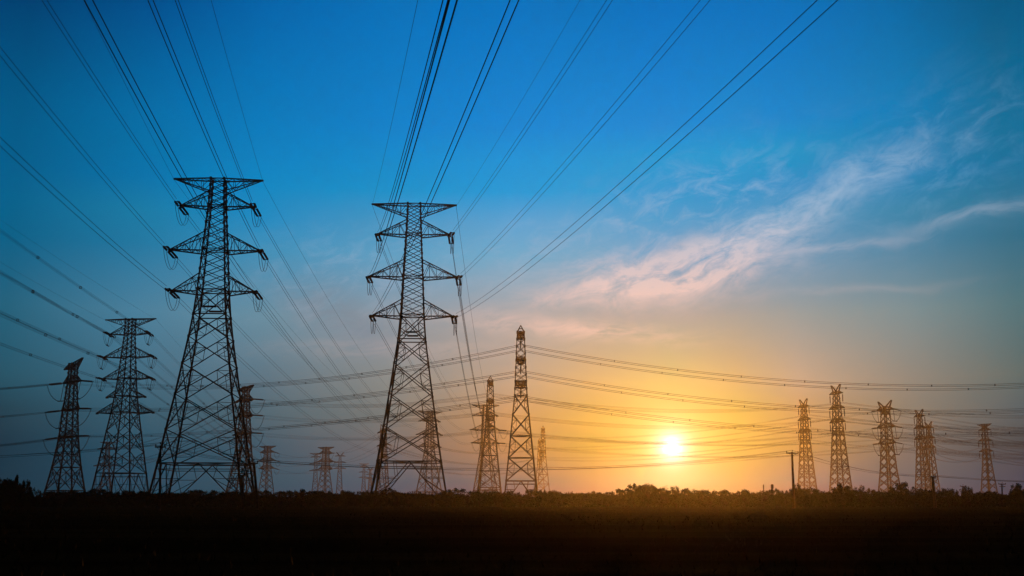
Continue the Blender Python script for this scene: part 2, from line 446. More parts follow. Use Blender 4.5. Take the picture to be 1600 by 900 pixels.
class Pylon:
    def __init__(s, spec, px, Y, rot, k=1.0, label=None, tension=True, string=6.2, thick=1.0, name='pylon', detail=2):
        s.spec, s.k, s.tension, s.string, s.thick, s.detail = spec, k, tension, string * k, thick, detail
        s.loc = Vector((gx(px, Y), Y, 0)); s.rot = R(rot)
        s.root = empty(name, s.loc, s.rot)
        tag(s.root, label, 'pylon', 'lattice power pylons across the field')
        s.M = Matrix.Translation(s.loc) @ Matrix.Rotation(s.rot, 4, 'Z')
        s.Mi = s.M.inverted()
        s.ends = {}
        s.lattice()
        for key, a in spec['arms'].items():
            for sd in (-1, 1): s.arm(sd, **a)
        if spec.get('horns'):
            for sd in (-1, 1): s.horn(sd)
        if spec.get('peak'): s.peak()

    def hw(s, z):
        P = s.spec['profile']
        for (z0, w0), (z1, w1) in zip(P, P[1:]):
            if z <= z1: return w0 + (w1 - w0) * (z - z0) / (z1 - z0)
        return P[-1][1]

    def c(s, i, z):
        x, y = corner(i % 4, s.hw(z)); return Vector((x, y, z)) * s.k

    def lattice(s):
        N = s.spec['nodes']; th = s.thick; k = s.k
        wl, wb, ws = 0.40 * th, 0.20 * th, 0.11 * th
        for i in range(4):
            mb = MB()
            for z0, z1 in zip(N, N[1:]):
                t = 1.0 - 0.35 * z0 / N[-1]
                mb.beam(s.c(i, z0), s.c(i, z1), wl * t)
            for z in N[1:]:
                if s.detail: mb.box(s.c(i, z), 0.5 * th, 0.5 * th, 0.6 * th)
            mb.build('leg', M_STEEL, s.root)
        mb = MB()
        for i in range(4):
            for j, (z0, z1) in enumerate(zip(N, N[1:])):
                A, B, C, D = s.c(i, z0), s.c(i + 1, z0), s.c(i + 1, z1), s.c(i, z1)
                t = wb * (1.0 if z1 - z0 > 4 else 0.72)
                if j == 0 and s.spec.get('vfoot', True):
                    m_ = (C + D) / 2
                    mb.beam(D, C, t * 1.2); mb.beam(A, m_, t); mb.beam(B, m_, t)
                    if s.detail:
                        for a_, d_ in ((A, D), (B, C)):
                            for f0, f1 in ((.33, .33), (.66, .66)):
                                mb.beam(a_.lerp(d_, f0), a_.lerp(m_, f1), ws)
                            mb.beam(a_.lerp(d_, .33), a_.lerp(m_, .66), ws)
                            mb.beam(a_.lerp(m_, .33), d_, ws)
                            mb.beam(a_.lerp(m_, .66), d_.lerp(m_, .5), ws)
                        mb.beam(D.lerp(A, .0) - Vector((0, 0, 1.3)) * k, C - Vector((0, 0, 1.3)) * k, ws * 1.3)
                else:
                    mb.beam(A, C, t); mb.beam(B, D, t)
                    if z1 - z0 > 4.5 and s.detail > 1:
                        X = (A * (D - C).length + D * (A - B).length) / ((D - C).length + (A - B).length)
                        Q = A.lerp(C, (A - B).length / ((D - C).length + (A - B).length))
                        for a_, d_ in ((A, D), (B, C)):
                            m1 = a_.lerp(d_, .5)
                            l1 = a_.lerp(Q, .5); l2 = d_.lerp(Q, .5)
                            mb.beam(m1, l1, ws); mb.beam(m1, l2, ws)
                            mb.beam(a_.lerp(d_, .25), l1, ws); mb.beam(a_.lerp(d_, .75), l2, ws)
                            mb.beam(l1, l2, ws)
                if z1 in s.spec.get('belts', ()):
                    mb.beam(D, C, t * 1.15)
        for z in s.spec.get('belts', ()):
            mb.beam(s.c(0, z), s.c(2, z), ws * 1.2); mb.beam(s.c(1, z), s.c(3, z), ws * 1.2)
        mb.beam(s.c(0, N[-1]), s.c(2, N[-1]), ws)
        for i in range(4): mb.beam(s.c(i, N[-1]), s.c(i + 1, N[-1]), wb)
        if s.detail > 1 and s.spec.get('walkway'):
            z = s.spec['walkway']
            for i in (0, 2):
                p, q = s.c(i, z), s.c(i + 1, z)
                mb.beam(p, q, wb * 1.2); mb.beam(p.lerp(q, .3) + Vector((0, 0, 1.6)), p.lerp(q, .7) + Vector((0, 0, 1.6)), 0.4)
                mb.beam(p.lerp(q, .3) + Vector((0, 0, 1.6)), s.c(i, z + 3), ws); mb.beam(p.lerp(q, .7) + Vector((0, 0, 1.6)), s.c(i + 1, z + 3), ws)
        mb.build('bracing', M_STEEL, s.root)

    def arm(s, sd, z, L, root, top=False, drop=0.0, tipw=0.35, tilt=0.0):
        """one crossarm: z of tip, half length, root height (above for conductor arms, below for the top arm)"""
        k = s.k; mb = MB(); th = s.thick
        zt = z + root
        za, zb = (z, z - root) if top else (z - drop, z + root)   # chord that is flat, chord that slopes
        tip = Vector((sd * L, 0, z + sd * tilt)) * k
        n = max(3, int(L / 2.0)) if s.detail else 3
        ha, hb_ = s.hw(za), s.hw(zb)
        for y in (-1, 1):
            t0 = tip + Vector((0, y * tipw, 0)) * k
            a0 = Vector((sd * ha, y * ha, za)) * k; b0 = Vector((sd * hb_, y * hb_, zb)) * k
            mb.beam(a0, t0, 0.26 * th); mb.beam(b0, t0, 0.2 * th)
            for i in range(1, n):
                f = i / n; f2 = (i - 1) / n
                mb.beam(a0.lerp(t0, f), b0.lerp(t0, f), 0.1 * th)
                mb.beam(a0.lerp(t0, f2) if i % 2 else b0.lerp(t0, f2), b0.lerp(t0, f) if i % 2 else a0.lerp(t0, f), 0.1 * th)
        for pz, hh in ((za, ha), (zb, hb_)):
            a0 = Vector((sd * hh, -hh, pz)) * k; a1 = Vector((sd * hh, hh, pz)) * k
            t0 = tip + Vector((0, -tipw, 0)) * k; t1 = tip + Vector((0, tipw, 0)) * k
            for i in range(0, n):
                f = i / n; f2 = (i + 1) / n
                mb.beam(a0.lerp(t0, f), a1.lerp(t1, f), 0.1 * th)
                mb.beam(a0.lerp(t0, f) if i % 2 else a1.lerp(t1, f), a1.lerp(t1, f2) if i % 2 else a0.lerp(t0, f2), 0.1 * th)
        mb.beam(tip - Vector((sd * .7, 0, 0)) * k, tip + Vector((sd * .35, 0, 0)) * k, 0.55 * th, 0.35 * th)
        if not top and s.tension:
            mb.box(Vector((sd * (L - .1), 0, z - .3)) * k, 0.5 * th, 0.9 * th, 0.45 * th)
        mb.build('crossarm', M_STEEL, s.root)

    def horn(s, sd):
        zt, L, zb = s.spec['horns']; k = s.k; mb = MB(); th = s.thick
        tip = Vector((sd * L, 0, zt)) * k
        h = s.hw(zb)
        for y in (-1, 1):
            for x in (0.2, 1.0):
                mb.beam(Vector((sd * h * x, y * h, zb)) * k, tip + Vector((-sd * .5 * (1 - x), y * .3, 0)), 0.24 * th)
            for f in (.25, .5, .75):
                a = (Vector((sd * h * .2, y * h, zb)) * k).lerp(tip, f); b = (Vector((sd * h, y * h, zb)) * k).lerp(tip, min(1, f + .15))
                mb.beam(a, b, 0.13 * th)
        mb.build('ground_wire_horn', M_STEEL, s.root)

    def peak(s):
        zt = s.spec['peak']; zb = s.spec['nodes'][-1]; k = s.k; mb = MB()
        for i in range(4):
            mb.beam(s.c(i, zb), Vector((0, 0, zt)) * k + s.c(i, zb) * 0.0, 0.2 * s.thick)
            mb.beam(s.c(i, zb).lerp(Vector((0, 0, zt)) * k, .5), s.c(i + 1, zb).lerp(Vector((0, 0, zt)) * k, .5), 0.13 * s.thick)
        mb.build('peak', M_STEEL, s.root)

    def tip(s, key, sd):
        if key == 'G' and 'G' not in s.spec['arms']:
            if s.spec.get('horns'):
                zt, L, _ = s.spec['horns']; return s.M @ (Vector((sd * L, 0, zt)) * s.k)
            return s.M @ (Vector((0, 0, s.spec['peak'])) * s.k)
        a = s.spec['arms'][key]
        return s.M @ (Vector((sd * (a['L'] + .2), 0, a['z'] - .2 + sd * a.get('tilt', 0))) * s.k)

    def attach(s, key, sd, d):
        """where a cable leaving in world direction d starts; also builds the insulator string"""
        t = s.tip(key, sd)
        if key == 'G': return t
        if not s.tension:
            e = t + Vector((0, 0, -s.string))
            if (key, sd) not in s.ends:
                s.ends[(key, sd)] = [e]
                s.insulator(t, e, 1)
            return e
        e = t + d.normalized() * s.string
        s.ends.setdefault((key, sd), []).append(e)
        s.insulator(t, e, 2)
        return e

    def insulator(s, t, e, twin):
        t = s.Mi @ t; e = s.Mi @ e
        d = (e - t); L = d.length; d.normalize()
        up = Vector((0, 0, 1)) if abs(d.z) < .95 else Vector((0, 1, 0))
        sv = d.cross(up).normalized()
        mb = MB(); th = s.thick
        a, b = t + d * L * .14, t + d * L * .84
        offs = (-.42 * th, .42 * th) if twin == 2 else (0,)
        for o in offs:
            p, q = a + sv * o, b + sv * o
            if s.detail > 1:
                nd = 12; pts = []; rad = []
                for i in range(nd):
                    for f, r_ in ((0, .1), (.25, .27), (.65, .25), (.8, .1)):
                        pts.append(p.lerp(q, (i + f) / nd)); rad.append(r_ * th)
                mb.tube(pts, 0, 7, rad)
            else:
                mb.tube([p, q], .26 * th, 5)
            if twin == 2: mb.beam(q, e + sv * o * .7, .1 * th)
        if twin == 2:
            mb.beam(a - sv * .5 * th, a + sv * .5 * th, .16 * th); mb.beam(b - sv * .5 * th, b + sv * .5 * th, .18 * th)
            mb.beam(t, a, .12 * th)
        else: mb.beam(t, e, .06 * th)
        mb.build('insulator_string', M_GLASS, s.root)

    def jumpers(s, drop=5.0, sep=.35, hanger=False):
        if not s.tension: return
        for (key, sd), E in s.ends.items():
            if len(E) < 2: continue
            p, q = s.Mi @ E[0], s.Mi @ E[1]
            t = s.Mi @ s.tip(key, sd)
            mb = MB()
            dr = drop * s.k
            for o in (-sep, sep):
                pts = []
                for i in range(13):
                    f = i / 12; w = 4 * f * (1 - f)
                    P = p.lerp(q, f); P.z -= dr * (w ** .75)
                    P.x += o; pts.append(P)
                mb.tube(pts, .05 * s.thick, 4)
            j = mb.build('jumper_cable', M_WIRE, s.root)
            if hanger:
                hm_ = MB()
                m_ = p.lerp(q, .5)
                low = Vector((m_.x, m_.y, m_.z - dr + .1))
                hm_.tube([t, low], .09 * s.thick, 5)
                dv = (q - p).normalized()
                hm_.tube([low - dv * 1.8, low + dv * 1.8], .16 * s.thick, 5)
                hm_.build('jumper_post', M_GLASS, s.root)


def split(a, b, n): return [a + (b - a) * i / n for i in range(1, n + 1)]


def spec_tension(G_, U, Mi, Lo, hws, nodes, belts=(), extra=None, walkway=None):
    up = nodes + split(Lo[0] + .0, Mi[0], 4) + split(Mi[0], U[0], 5) + split(U[0], G_[0], 4)
    arms = {'G': dict(z=G_[0], L=G_[1], root=3.0, top=True), 'U': dict(z=U[0], L=U[1], root=3.4, drop=.5),
            'M': dict(z=Mi[0], L=Mi[1], root=4.0, drop=.5), 'L': dict(z=Lo[0], L=Lo[1], root=3.7, drop=.5)}
    if extra: arms.update(extra)
    return dict(profile=hws, nodes=up, belts=(nodes[1], Lo[0], Mi[0], U[0]) + tuple(belts), arms=arms, walkway=walkway)


S_N1 = spec_tension((74.9, 9.9), (68.6, 8.2), (58.2, 10.2), (48.7, 9.3),
                    [(0, 10.2), (9.8, 8.5), (17, 7.4), (24.8, 6.1), (31.7, 5.1), (37.8, 4.2), (43, 3.55), (48.7, 3.05), (58.2, 2.45), (68.6, 1.75), (75, 1.5)],
                    [0, 9.8, 17, 24.8, 31.7, 37.8, 43, 48.7], walkway=43)
S_N2 = spec_tension((74.9, 10.3), (67.3, 8.9), (56.5, 10.9), (46.7, 9.9),
                    [(0, 9.3), (11.05, 7.45), (19.4, 6.2), (27.2, 5.1), (34.6, 4.1), (40.6, 3.3), (46.7, 2.8), (56.5, 2.4), (67.3, 1.85), (75, 1.55)],
                    [0, 11.05, 19.4, 27.2, 34.6, 40.6, 46.7], walkway=40.6)
S_WIDE = spec_tension((74.9, 13.5), (67.3, 10.8), (56.5, 12.9), (46.7, 11.4),
                      [(0, 8.8), (46.7, 3.6), (75, 2.6)], [0, 11.05, 19.4, 27.2, 34.6, 40.6, 46.7])
S_L1 = spec_tension((74.5, 10.6), (68.6, 8.5), (59.3, 10.5), (50.6, 10.4),
                    [(0, 8.6), (13, 7.0), (37, 3.9), (43.5, 3.2), (50.6, 2.6), (59.3, 2.05), (68.6, 1.5), (75, 1.4)],
                    [0, 13, 21.5, 29.5, 37, 43.5, 50.6], belts=(37, 43.5),
                    extra={'X': dict(z=43.2, L=8.2, root=2.4, drop=.3), 'Z': dict(z=36.9, L=12.0, root=3.8, drop=.4)})
S_L0 = spec_tension((74.8, 10.0), (65.3, 9.5), (50.6, 9.6), (36.2, 9.6),
                    [(0, 8.3), (8, 7.3), (20, 5.4), (29, 4.3), (36.2, 3.6), (50.6, 2.7), (65.3, 1.8), (75, 1.6)],
                    [0, 8, 20, 29, 36.2], belts=(20,))
S_L0['arms']['G']['tilt'] = 2.3
S_SUS = dict(profile=[(0, 7.2), (46, 2.6), (74, 1.45)], nodes=[0, 10.5, 20, 29, 38, 46, 49, 52, 55, 58, 61, 64, 67, 70, 73], belts=(10.5, 20, 29, 46, 52, 61, 70, 73), peak=76,
             arms={'U': dict(z=71.2, L=8.2, root=2.2, drop=.0, tipw=.5), 'M': dict(z=60.2, L=8.8, root=2.4, tipw=.5), 'L': dict(z=49.8, L=8.8, root=2.4, tipw=.5)})
S_HORN = dict(profile=[(0, 5.6), (24, 3.9), (48, 2.45), (70.5, 1.3)], nodes=[0, 6, 12, 18, 24, 30, 36, 42, 48, 52.5, 57, 61, 64, 67, 70.5], belts=(24, 48, 52.5, 61, 70.5), horns=(75.6, 5.6, 70.5), vfoot=False,
              arms={'U': dict(z=70.0, L=7.4, root=1.8, tipw=.5), 'M': dict(z=60.6, L=8.6, root=2.2, tipw=.5), 'L': dict(z=52.0, L=8.8, root=2.2, tipw=.5)})
S_JUMP = dict(profile=[(0, 6.6), (24, 4.2), (44, 3.0), (69, 2.2)], nodes=[0, 7, 13, 19, 25, 31, 37, 44, 48, 52, 56, 60, 64, 69], belts=(44, 56, 69), horns=(75.2, 8.0, 69), vfoot=False,
              arms={'U': dict(z=69.0, L=9.2, root=2.2, drop=.6), 'M': dict(z=56.4, L=10.2, root=2.6, drop=.6), 'L': dict(z=44.8, L=9.6, root=2.6, drop=.6)})
S_TTOP = dict(profile=[(0, 6.0), (34, 3.2), (50, 2.2), (75, 1.4)], nodes=[0, 7, 14, 21, 28, 34, 40, 45, 50, 54, 58, 62, 66, 70, 75], belts=(34, 50, 60, 70), vfoot=False,
              arms={'G': dict(z=75, L=9.0, root=2.4, top=True), 'U': dict(z=69.5, L=7.8, root=2.0, tipw=.5), 'M': dict(z=59.5, L=9.2, root=2.2, tipw=.5), 'L': dict(z=49.5, L=9.2, root=2.2, tipw=.5)})

P = {}
P['N1'] = Pylon(S_N1, 318, 262, 4, label='tallest black lattice pylon with four crossarms, left of the photo centre')
P['N2'] = Pylon(S_N2, 640, 285, 3, label='tall pylon just left of centre, black above and rust brown at the feet')
P['L1'] = Pylon(S_L1, 187, 468, -9, label='dark pylon with six crossarm levels standing left of the tallest pylon', thick=1.15)
P['L0'] = Pylon(S_L0, 100, 624, -44, label='leftmost black pylon seen side on with long level insulators', string=9.4, thick=1.74)
P['T378'] = Pylon(dict(S_L0, arms={'G': dict(z=74.8, L=10, root=3, top=True, tilt=.9), 'U': dict(z=67, L=9.5, root=3.2, drop=.5), 'M': dict(z=56.8, L=9.6, root=3.2, drop=.5), 'L': dict(z=45.6, L=9.6, root=3.2, drop=.5)},
                       nodes=[0, 8, 20, 29, 37, 45.6] + split(45.6, 56.8, 4) + split(56.8, 67, 4) + split(67, 75, 3), belts=(8, 20, 45.6, 56.8, 67)),
                  377, 754, -50, label='side on pylon showing through the right leg of the tallest pylon', string=9, thick=1.74)
P['T813'] = Pylon(S_SUS, 814, 494, 90, label='slim golden brown pointed pylon seen end on right of centre', tension=False, string=4.6, thick=1.3)
P['T767'] = Pylon(S_SUS, 765.5, 695, 88, label='slim pointed pylon rising behind the wide armed one left of the golden one', tension=False, thick=1.3)
P['T755'] = Pylon(S_N2, 758, 893, 14, label='wide armed orange pylon overlapping the slim pointed one right of centre', thick=1.57, detail=1)
P['T670'] = Pylon(S_N2, 670, 956, 32, label='wide armed pylon seen through the right half of the central pylon', thick=1.57, detail=1)
P['T598'] = Pylon(S_JUMP, 597, 1112, -65, label='narrow side on pylon behind the left leg of the central pylon', thick=1.63, detail=1, string=6)
P['T412'] = Pylon(S_WIDE, 415, 1250, -27, k=.815, label='small distant pylon just right of the tallest pylon', thick=1.57, detail=1, string=7)
P['T508'] = Pylon(S_WIDE, 507, 1250, -30, k=.80, label='middle and widest of the three small distant pylons left of the central pylon', thick=1.57, detail=1, string=6)
P['T490'] = Pylon(S_TTOP, 491.5, 1270, 8, k=.725, label='thin left one of the three small distant pylons left of the central pylon', tension=False, thick=1.51, detail=0)
P['T530'] = Pylon(S_HORN, 529.5, 1270, 10, k=.735, label='thin right one of the three small distant pylons, with spread horns', tension=False, thick=1.51, detail=0)
P['T567'] = Pylon(S_TTOP, 567.5, 1390, 10, k=.63, label='faintest tiny pylon beside the left foot of the central pylon, the taller one', tension=False, thick=1.39, detail=0)
P['T577'] = Pylon(S_HORN, 577.5, 1390, 14, k=.575, label='faint tiny pylon touching the left foot of the central pylon, the shorter one', tension=False, thick=1.39, detail=0)
P['L2'] = Pylon(dict(S_N2, arms={'G': dict(z=74.9, L=9, root=2, top=True), 'U': dict(z=67, L=11, root=3, drop=.5), 'M': dict(z=46.7, L=14, root=4, drop=.5), 'L': dict(z=56.5, L=9, root=3, drop=.5)}),
                163, 1250, 12, k=.87, label='distant pylon half hidden inside the left leg of the six level pylon', thick=1.86, detail=1)
P['T847'] = Pylon(S_SUS, 849, 1150, 88, label='taller of the two far slim pylons right beside the golden one', tension=False, thick=1.74, detail=1)
P['T842'] = Pylon(S_SUS, 843.5, 1290, 88, k=.94, label='shorter of the two far slim pylons right beside the golden one', tension=False, thick=1.74, detail=1)
P['T1257'] = Pylon(S_HORN, 1262.5, 848, -75, label='horned orange pylon just right of the wooden pole', tension=False, thick=1.51)
P['T1306'] = Pylon(S_HORN, 1315, 745, -75, label='tallest of the horned pylons right of the sun', tension=False, thick=1.45)
P['T1383'] = Pylon(S_JUMP, 1391.5, 859, -71, label='broad brown pylon with jumper loops in the middle of the right hand group', thick=1.68, string=5.5)
P['T1437'] = Pylon(S_HORN, 1445, 943, -77, label='horned pylon, the taller of the overlapping pair at the right', tension=False, thick=1.51)
P['T1452'] = Pylon(S_HORN, 1458.5, 1086, -76, label='horned pylon, the shorter of the overlapping pair at the right', tension=False, thick=1.63, detail=1)
P['T1540'] = Pylon(S_TTOP, 1547, 1112, -70, label='rightmost brown pylon with a flat T shaped top', tension=False, thick=1.63)

# ------------------------------------------------------------ power lines
spacer_me = {}


def spacer_mesh(n, sep):
    key = (n, sep)
    if key not in spacer_me:
        mb = MB(); h = sep / 2 + .05
        if n == 2: mb.beam((0, 0, -h), (0, 0, h), .12); mb.box((0, 0, -h), .16, .22, .2); mb.box((0, 0, h), .16, .22, .2)
        else:
            for a, b in (((-h, -h), (h, -h)), ((h, -h), (h, h)), ((h, h), (-h, h)), ((-h, h), (-h, -h))):
                mb.beam((a[0], 0, a[1]), (b[0], 0, b[1]), .16)
        me = bpy.data.meshes.new('spacer'); me.from_pydata(mb.v, [], mb.f); me.materials.append(M_STEEL)
        spacer_me[key] = me
    return spacer_me[key]


def cable(pts, n, sep, r, label, group, spacers=0, s0=.1):
    """a conductor bundle through pts (world): n wires kept apart by spacers"""
    d = (pts[-1] - pts[0]); d.z = 0; d.normalize()
    sv = Vector((d.y, -d.x, 0)); uz = Vector((0, 0, 1))
    offs = {1: [(0, 0)], 2: [(0, -.5), (0, .5)], 4: [(-.5, -.5), (.5, -.5), (.5, .5), (-.5, .5)]}[n]
    mb = MB()
    o0 = pts[0]
    for a, b in offs:
        q = []
        for i, p in enumerate(pts):
            q.append(p - o0 + sv * a * sep + uz * b * sep)
        mb.tube(q, r, 4)
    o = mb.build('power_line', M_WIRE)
    o.location = o0
    tag(o, label, 'cable', group)
    for i in range(spacers):
        f = s0 + (1 - 2 * s0) * (i + .5 * ((hash(len(LABELS)) % 3) / 3)) / max(1, spacers - .5)
        x = f * (len(pts) - 1); k = min(int(x), len(pts) - 2)
        p = pts[k].lerp(pts[k + 1], x - k)
        so_ = bpy.data.objects.new('spacer', spacer_mesh(n, sep))
        col.objects.link(so_); so_.parent = o
        so_.location = p - o0
        so_.rotation_euler = (0, 0, math.atan2(sv.y, sv.x))
    return o


def sagged(p, q, sag, n=28):
    out = []
    for i in range(n + 1):
        t = i / n; v = p.lerp(q, t); v.z -= 4 * sag * t * (1 - t); out.append(v)
    return out


def span(A, B, key, sA, sB, sag, label, group, n=2, sep=1.0, r=.04, spacers=0):
    """A, B: a Pylon or a fixed world point"""
    tA = A.tip(key, sA) if isinstance(A, Pylon) else A
    tB = B.tip(key, sB) if isinstance(B, Pylon) else B
    L = (tB - tA).length
    dA = (tB - tA) / L; dA.z -= 4 * sag / L
    dB = (tA - tB) / L; dB.z -= 4 * sag / L
    eA = A.attach(key, sA, dA) if isinstance(A, Pylon) else A
    eB = B.attach(key, sB, dB) if isinstance(B, Pylon) else B
    if key == 'G': n, r, spacers = 1, r * .75, 0
    return cable(sagged(eA, eB, sag), n, sep, r, label, group, spacers)


LEV = {'G': 'top', 'U': 'upper', 'M': 'middle', 'L': 'lower'}
SD = {-1: 'left', 1: 'right'}
# spans that come in overhead from behind the camera: heading, slope, curvature per conductor
INC = {
    'N1': ({('U', -1): (7.5, .0409, .000131), ('M', -1): (7.5, .0438, .00013), ('L', -1): (7.5, .0575, .00013), ('L', 1): (9.0, .1015, .000149),
            ('M', 1): (9.0, .1114, .000146), ('U', 1): (8.25, .0702, .000133), ('G', -1): (7.5, -.0152, .00013), ('G', 1): (7.5, .0117, .00013)}, 440, 'tallest pylon', 2, 1.0, .046, 0),
    'N2': ({('U', -1): (7.5, .2086, .00013), ('M', -1): (7.75, .1869, .000136), ('L', -1): (8.5, .1244, .000135), ('U', 1): (9.0, .0911, .00013),
            ('M', 1): (9.0, .0884, .00013), ('L', 1): (8.0, .1116, .000139), ('G', -1): (8.25, .1677, .000131), ('G', 1): (9.0, .0855, .00013)}, 470, 'central pylon', 2, 1.05, .033, 0),
    'L1': ({('U', -1): (-3.0, -.0686, .000131), ('M', -1): (-3.0, -.0399, .000131), ('L', -1): (-3.0, -.0208, .00013), ('U', 1): (-2.75, -.0797, .000135),
            ('M', 1): (-2.75, -.0482, .000133), ('L', 1): (-2.75, -.024, .000133), ('G', 1): (-2.9, -.05, .00013), ('G', -1): (-2.9, -.05, .00013)}, 205, 'six level pylon', 4, .62, .036, 5),
}
for nm, (tb, S, nice, n, sep, r, spc) in INC.items():
    for (key, sd), (ang, a, b) in tb.items():
        T = P[nm]; tp = T.tip(key, sd)
        d = Vector((math.sin(R(ang)), -math.cos(R(ang)), 0))
        dd = d.copy(); dd.z = -a
        e = T.attach(key, sd, dd)
        s0 = (Vector((e.x, e.y, 0)) - Vector((tp.x, tp.y, 0))).length
        pts = []
        for i in range(41):
            s_ = s0 + (S - s0) * i / 40
            v = tp + d * s_; v.z = tp.z - a * s_ + b * s_ * s_
            pts.append(v)
        pts[0] = e
        if key == 'G': nn, rr, sp_ = 1, r * .7, 0
        else: nn, rr, sp_ = n, r, spc
        kind = 'single thin wire' if nn == 1 else ('twin black cable' if nn == 2 else 'bundled dark cable')
        side = 'overhead from the top of the sky' if nm != 'L1' else 'down from the left edge of the sky'
        cable(pts, nn, sep, rr, '%s passing overhead to the %s %s arm of %s' % (kind, LEV[key], SD[sd], {'N1': 'the tallest pylon', 'N2': 'the central pylon', 'L1': 'the six level pylon'}[nm])
              if nm != 'L1' else '%s from left edge to %s %s arm of the six level pylon' % (kind, LEV[key], SD[sd]), 'cables coming overhead', sp_, .12)

SAG1 = {('U', 1): 22.5, ('M', 1): 22.5, ('L', 1): 19.5, ('M', -1): 19.5, ('L', -1): 18, ('U', -1): 20, ('G', 1): 21, ('G', -1): 20}
SAG2 = {('U', 1): 26, ('M', 1): 24, ('L', 1): 24, ('L', -1): 10.5, ('M', -1): 12, ('U', -1): 12, ('G', 1): 22.5, ('G', -1): 14}
for key in 'GUML':
    for sd in (-1, 1):
        w = 'thin wire' if key == 'G' else 'twin cable'
        span(P['N1'], P['T670'], key, sd, sd, SAG1[(key, sd)], '%s sagging away from the %s %s arm of the tallest pylon' % (w, LEV[key], SD[sd]), 'cables leaving the big pylons', r=.045)
        span(P['N2'], P['T755'], key, sd, sd, SAG2[(key, sd)], '%s sagging away from the %s %s arm of the central pylon' % (w, LEV[key], SD[sd]), 'cables leaving the big pylons', r=.045)
        span(P['L1'], P['T412'], key, sd, sd, 3 if key != 'G' else 2, '%s running away right from the %s %s arm of the six level pylon' % (w.replace('twin', 'bundled'), LEV[key], SD[sd]), 'cables leaving the six level pylon', n=4, sep=.6, r=.042, spacers=3)

# the lines that cross the picture from left to right
CIRC = {-1: 'far', 1: 'near'}
GL = {'U': (601, 608), 'M': (649, 654), 'L': (692, 702)}


def fixed(px, py, Y): return at(px, py, Y)


def cross(a, b, keys, sag, nice, group, sa=1, sb=1, n=4, sep=.6, r=.04, spacers=5, pick=(-1, 1)):
    for key in keys:
        for c in pick:
            sg = sag[key] if isinstance(sag, dict) else sag
            A = P[a] if isinstance(a, str) else a(key, c)
            B = P[b] if isinstance(b, str) else b(key, c)
            span(A, B, key, c * sa, c * sb, sg, nice % (CIRC[c] + ' ' + LEV[key]), group, n=n, sep=sep, r=r, spacers=spacers)


# sides: +1 of a pylon rotated about -64 is its near side; +1 of one rotated +90 is its far side
cross(lambda k, c: fixed(-420, {'U': 590, 'M': 636, 'L': 690}[k] + (0 if c > 0 else -2), 640 - 6 * c), 'L0', 'UML', 6, '%s cable bundle from the left edge to the leftmost pylon', 'cables crossing from left to right', spacers=5)
cross('L0', 'T813', 'UML', {'U': 8, 'M': 5, 'L': 4}, '%s cable bundle from the leftmost pylon to the slim golden pylon', 'cables crossing from left to right', sb=-1, spacers=9)
RZ = {'U': 66.4, 'M': 55.4, 'L': 45.0}
cross('T813', lambda k, c: Vector((gx(2100, 500), 495 - 9 * c, RZ[k])), 'UML', {'U': 17.0, 'M': 16.5, 'L': 15.5}, '%s cable bundle from the slim golden pylon to the right edge', 'cables crossing from left to right', sa=-1, spacers=11)
GF = 'faint cables crossing behind'
cross('L2', 'T378', 'UML', 8, '%s faint cable between the half hidden pylon and the side on one', GF, spacers=0, sa=1)
cross('T378', 'T767', 'UML', {'U': 5, 'M': 4, 'L': 4}, '%s faint cable from the side on pylon to the slim pointed one', GF, sb=-1, spacers=0, r=.034)
cross('T767', 'T1306', 'UML', 7, '%s faint cable from the slim pointed pylon to the tallest horned one', GF, sa=-1, spacers=0, r=.034)
cross('T1306', lambda k, c: Vector((gx(1950, 760), 760 - 9 * c, {'U': 66, 'M': 56, 'L': 48}[k])), 'UML', 9, '%s faint cable from the tallest horned pylon to the right edge', GF, spacers=0, r=.034)
cross('T847', 'T1257', 'UML', 6, '%s faint cable from the far slim pylon to the first horned one', GF, sa=-1, spacers=0, n=2, r=.035)
cross('T1257', lambda k, c: Vector((gx(1900, 800), 800 - 9 * c, {'U': 60, 'M': 50, 'L': 42}[k])), 'UML', 9, '%s faint cable from the first horned pylon to the right edge', GF, spacers=0, r=.034)
cross('T842', 'T1383', 'UML', 7, '%s faint cable from the shorter far slim pylon to the looped one', GF, sa=-1, spacers=0, n=2, r=.035)
cross('T1383', lambda k, c: Vector((gx(1850, 800), 800 - 9 * c, {'U': 55, 'M': 46, 'L': 38}[k])), 'UML', 9, '%s faint cable from the looped pylon to the right edge', GF, spacers=0, r=.034)
cross('T755', 'T1437', 'ML', 9, '%s faint cable from the wide orange pylon to the taller paired one', GF, spacers=0)
cross('T1437', lambda k, c: Vector((gx(1800, 950), 950 - 9 * c, {'U': 62, 'M': 52, 'L': 44}[k])), 'UML', 8, '%s faint cable from the taller paired pylon to the right edge', GF, spacers=0)
cross('T1452', 'T1540', 'UML', 5, '%s faint cable between the shorter paired pylon and the rightmost', GF, spacers=0)
cross('T1540', lambda k, c: Vector((gx(1800, 1100), 1100 - 9 * c, {'U': 60, 'M': 51, 'L': 42}[k])), 'UML', 8, '%s faint cable from the rightmost pylon to the right edge', GF, spacers=0)
cross('T412', 'T508', 'UML', 4, '%s short cable between two small distant pylons', GF, spacers=0, n=2)
cross('T508', 'T598', 'UM', 6, '%s short cable from the widest small pylon to the narrow one', GF, spacers=0, n=2)
cross('T598', 'T842', 'UML', 12, '%s faint cable from the narrow pylon towards the far slim pair', GF, spacers=0, sb=-1)

